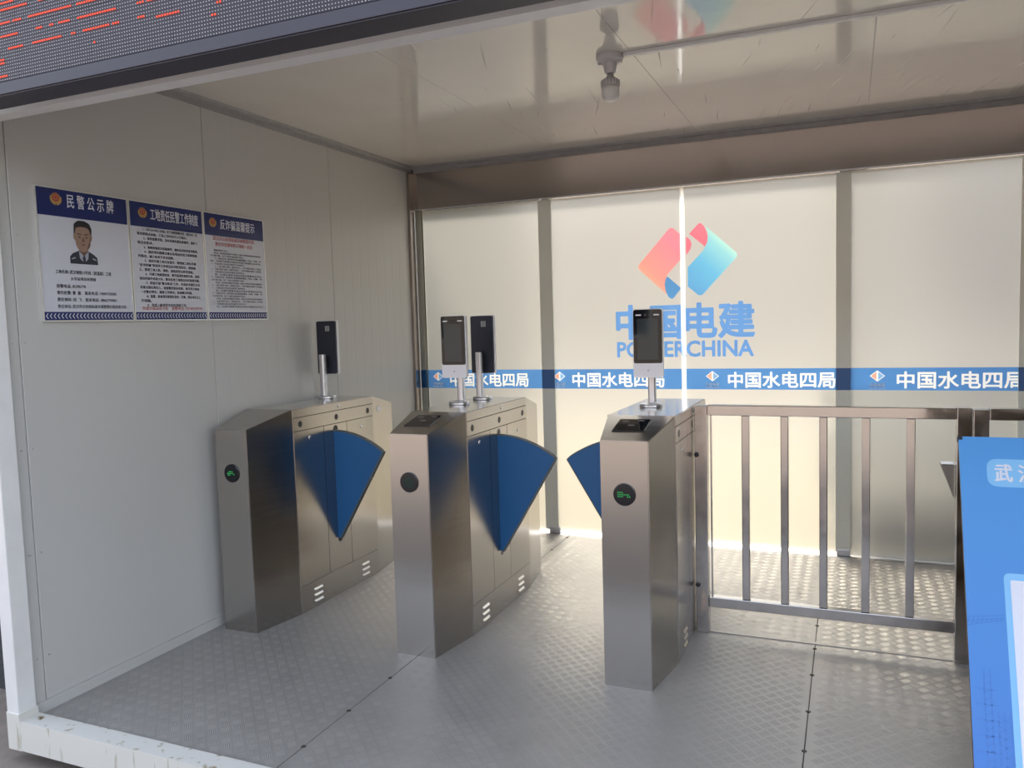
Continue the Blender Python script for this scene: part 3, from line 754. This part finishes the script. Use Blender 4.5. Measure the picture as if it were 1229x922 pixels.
T(t, '轨道分局治安大队', inkred, .045, .049, .150, .0165, .012); T(t, '报警电话: 027-85395770', inkred, .215, .049, .195, .0165, .008)
t, W_, H_ = notice(3.102, 3.546, 'rightmost wall notice, with red heading over dense small print')
emblem(t, .066, .494, .95)
T(t, '反诈骗温馨提示', inkwhite, .118, .464, .255, .052, .012, 'title_text')
T(t, '武汉市公安局轨道交通管理分局', inkred, .062, .405, .300, .021, .012, 'red_heading'); T(t, '致全市在建地铁工地的一封信', inkred, .076, .377, .272, .021, .012, 'red_heading')
seed = ['尊敬的建筑工友们：', '近年来，电信网络诈骗案件多发频发，犯罪分子利用手机短信电话网络等方', '式实施诈骗。给广大群众造成财产损失，为了增强大家防骗意识，特提示如', '下：凡是陌生来电、要求转账汇款的都要提高警惕，不轻信、不透露、不转', '账。如遇可疑情况请及时拨打报警电话咨询。', '一、凡是自称公检法机关要求汇款到安全账户的，都是诈骗。', '二、凡是“刷单”返利、兼职垫付的，一律不要相信谨防上当受骗。']
k = 0
for i in range(22):
    s = seed[i] if i < 7 else seed[(i*5) % 6+1]; last = i % 3 == 2 or i == 0
    ind = .026 if i in (0, 1) or i % 3 == 0 else 0; wd_ = (.375-ind) if not last else (.10 if i in (0,) else .24)
    T(t, s if not last else s[:18], ink, .036+ind, .350-i*.0136, wd_, .0090, .020)

# ------------------------------------------------------------------ LED sign over the entrance
YL = 1.76
sg = empty('led_sign', (0, YL, 2.272)); tag(sg, 'dark LED text sign with red lit rows above the entrance', 'sign')
case = mat('sign_case', (.045, .042, .058), .45, .3); ledbg = mat('led_board', (.026, .023, .036), .6); ledwhite = mat('led_body', (.55, .54, .58), .4)
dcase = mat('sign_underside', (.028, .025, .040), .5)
bm = bmesh.new(); bx(bm, -3.05, 3.0, .004, .10, 0, 1.02); case_o = obj('case', bm, case, sg)
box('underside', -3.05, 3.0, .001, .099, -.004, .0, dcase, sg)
for a in ((-3.05, 3.0, .0, .036), (-3.05, 3.0, .985, 1.02)): box('frame_strip', a[0], a[1], -.004, .004, a[2], a[3], case, sg, bev=.001)
PT = .0100
bm = bmesh.new(); bx(bm, .0005, .3195, 0, .004, .0005, .1595); me_mod = bpy.data.meshes.new('led_module'); bm.to_mesh(me_mod); bm.free(); me_mod.materials.append(ledbg)
V = []; Fq = []
for i in range(32):
    for j in range(16):
        cx, cz = (i+.5)*PT, (j+.5)*PT; b = len(V)
        for y, r in ((0, .0013), (-.0016, .0011)):
            for a, c in ((-1, -1), (1, -1), (1, 1), (-1, 1)): V.append((cx+a*r, y, cz+c*r))
        Fq += [(b+4, b+5, b+6, b+7), (b, b+1, b+5, b+4), (b+1, b+2, b+6, b+5), (b+2, b+3, b+7, b+6), (b+3, b, b+4, b+7)]
me_d = bpy.data.meshes.new('diode_grid'); me_d.from_pydata(V, [], Fq); me_d.materials.append(ledwhite)
X0, Z0 = -3.03, .038
for i in range(18):
    for j in range(5):
        m_ = bpy.data.objects.new('led_module', me_mod); COL.objects.link(m_); m_.parent = sg; m_.location = (X0+i*.32, -.0015, Z0+j*.16)
        d_ = bpy.data.objects.new('diode_grid', me_d); COL.objects.link(d_); d_.parent = m_; d_['kind'] = 'stuff'
runs = [(-2.456, -2.339, 2.522), (-2.324, -2.148, 2.483), (-2.112, -2.017, 2.48), (-2.461, -2.413, 2.485), (-2.398, -2.364, 2.485), (-2.116, -1.966, 2.44), (-2.295, -2.272, 2.444), (-2.239, -2.223, 2.444), (-2.198, -2.152, 2.443), (-2.458, -2.387, 2.441), (-2.452, -2.417, 2.449), (-2.317, -2.217, 2.402), (-2.426, -2.363, 2.404), (-2.2, -2.197, 2.4), (-2.147, -2.134, 2.401), (-2.09, -1.999, 2.4), (-1.975, -1.953, 2.4), (-2.057, -2.054, 2.362), (-1.804, -1.728, 2.398), (-1.879, -1.859, 2.44), (-1.873, -1.852, 2.4), (-1.582, -1.57, 2.399), (-1.602, -1.599, 2.36), (-2.475, -2.459, 2.365), (-2.474, -2.458, 2.371), (-2.48, -2.473, 2.322), (-2.454, -2.441, 2.323), (-2.46, -2.447, 2.329), (-1.833, -1.782, 2.441), (-2.271, -2.168, 2.527), (-1.975, -1.855, 2.491), (-2.454, -2.391, 2.544)]
bm = bmesh.new()
for (xa, xb, z) in runs:
    ia, ib, j = round((xa-X0)/PT-.5), round((xb-X0)/PT-.5), round((z-2.272-Z0)/PT-.5)
    for i in range(ia, ib+1):
        c = (X0+(i+.5)*PT, Z0+(j+.5)*PT); bx(bm, c[0]-.0024, c[0]+.0024, -.0050, -.0036, c[1]-.0024, c[1]+.0024)
o = obj('lit_diodes', bm, led_red, sg); o['kind'] = 'stuff'

# ------------------------------------------------------------------ ceiling lamp and its conduit
lp = empty('ceiling_lamp', (-.974, 3.495, ZC)); tag(lp, 'white bulb in a plastic socket hanging from the ceiling', 'lamp')
lp.scale = (1, 1, .91)
lampw = mat('lamp_plastic', (.52, .50, .50), .4); bulb_m = mat('bulb_diffuser', (.66, .64, .62), .35)
obj('ceiling_rose', lathe(bmesh.new(), [(.060, 0), (.061, -.012), (.058, -.026), (.050, -.032), (.030, -.036)], 40), lampw, lp, False)
obj('socket', lathe(bmesh.new(), [(.031, -.034), (.029, -.055), (.025, -.076), (.022, -.086), (.018, -.087)], 32), lampw, lp, False)
for s in (-1, 1):
    box('screw_ear', s*.045-.008, s*.045+.008, -.010, .010, -.043, -.030, lampw, lp, bev=.002)
bl = obj('bulb_collar', lathe(bmesh.new(), [(.013, -.084), (.015, -.098), (.020, -.106), (.035, -.116), (.040, -.128), (.0405, -.148), (.039, -.149)], 32), mat('lamp_collar', (.36, .35, .36), .4), lp, True)
for k in range(18):
    a = 2*PI*k/18; bm = bmesh.new(); bx(bm, .038, .0425, -.0015, .0015, -.147, -.120); bmesh.ops.rotate(bm, verts=bm.verts, matrix=Matrix.Rotation(a, 3, 'Z')); obj('fin', bm, lampw, bl)
obj('bulb', lathe(bmesh.new(), [(.039, -.149), (.0395, -.170), (.0385, -.195), (.033, -.208), (.020, -.216), (.004, -.218)], 32), bulb_m, lp, True)
cd = box('conduit', -.912, XR, 3.483, 3.507, ZC-.016, ZC, mat('trunking', (.70, .69, .68), .4), bev=.003); tag(cd, 'thin white cable trunking on the ceiling running right from the lamp', 'conduit')

# ------------------------------------------------------------------ outside
gm = noise_bump(mat('paving', (.21, .175, .15), .85), (14, 14, 14), .4, .004, 8, 0, .3)
gr = box('ground', -40, 40, -40, 40, -.30, -.155, gm); gr['kind'] = 'structure'
gb = box('yard_paving', -12, 12, 5.45, 14, -.155, -.10, noise_bump(mat('yard', (.44, .37, .24), .85), (3, 3, 3), .1), gr)
ow = box('wall_outside_left', -7.0, -3.42, 2.4, 9, -.155, 3.4, noise_bump(mat('dark_stucco', (.045, .05, .055), .9), (60, 60, 60), .8, .01, 6, 0, .4)); ow['kind'] = 'structure'

# unseen frontage opposite, added to block low sky and fill reflections
fac = noise_bump(mat('facade_plaster', (.24, .20, .175), .8), (2, 2, 2), .05)
fb = box('sky_block_facade', -26, 26, -20.4, -20, -.155, 6.6, fac); fb['kind'] = 'structure'
for i in range(13):
    for j in range(2):
        x = -24+i*4; z = .9+j*3.1; fr = box('window', x, x+1.7, -20.0, -19.96, z, z+1.5, whitepaint, fb); box('pane', x+.06, x+1.64, -19.96, -19.95, z+.06, z+1.44, blackglass, fr)
# obstacles added behind the frosted glass to darken its right side
crate_m = mat('stack_grey', (.07, .068, .066), .8)
st_ = empty('shade_stack', (.85, 6.2, -.10)); tag(st_, 'low dark stack of boards added outside to shade the frosted glass', 'stack')
for k in range(11): box('plank', -1.0+random.uniform(-.04, .04), 1.6+random.uniform(-.04, .04), -.25, .45+random.uniform(-.03, .03), k*.105, k*.105+.1, crate_m, st_)
def shade_tree(x, y, label):
    t = empty('shade_tree', (x, y, -.155)); tag(t, label, 'shade_tree')
    obj('trunk', lathe(bmesh.new(), [(.12, 0), (.10, 2.4), (.06, 4.6)], 12), mat('bark', (.10, .07, .05), .9), t)
    me = bpy.data.meshes.new('foliage'); V = []; Fq = []
    for _ in range(5200):
        d = Vector((random.gauss(0, 1), random.gauss(0, 1), random.gauss(0, 1))).normalized()*random.random()**.4
        c = Vector((d.x*.85, d.y*.8, 5.15+d.z*.75)); a = Vector((random.gauss(0, 1), random.gauss(0, 1), random.gauss(0, 1))).normalized(); b = a.orthogonal().normalized()
        n0 = len(V); V += [c-a*.05, c+b*.03, c+a*.05, c-b*.03]; Fq.append((n0, n0+1, n0+2, n0+3))
    me.from_pydata([tuple(v) for v in V], [], Fq); me.materials.append(mat('leaf', (.05, .09, .03), .6))
    o = bpy.data.objects.new('foliage', me); COL.objects.link(o); o.parent = t; o['kind'] = 'stuff'
shade_tree(.05, 8.3, 'small leafy tree added outside to shade the rightmost frosted pane')  # added crown, set high so its shade lands on the right pane
bk = box('sky_block_building', -40, 36, 39.2, 39.6, -.155, 9.5, noise_bump(mat('far_wall', (.60, .50, .46), .85), (1, 1, 1), .05)); bk['kind'] = 'structure'  # added backdrop that blocks the bright low sky behind the glass
for i in range(15):
    for j in range(2): box('window', -32+i*4, -30.2+i*4, 39.16, 39.2, 1.0+j*3.9, 3.0+j*3.9, blackglass, bk)
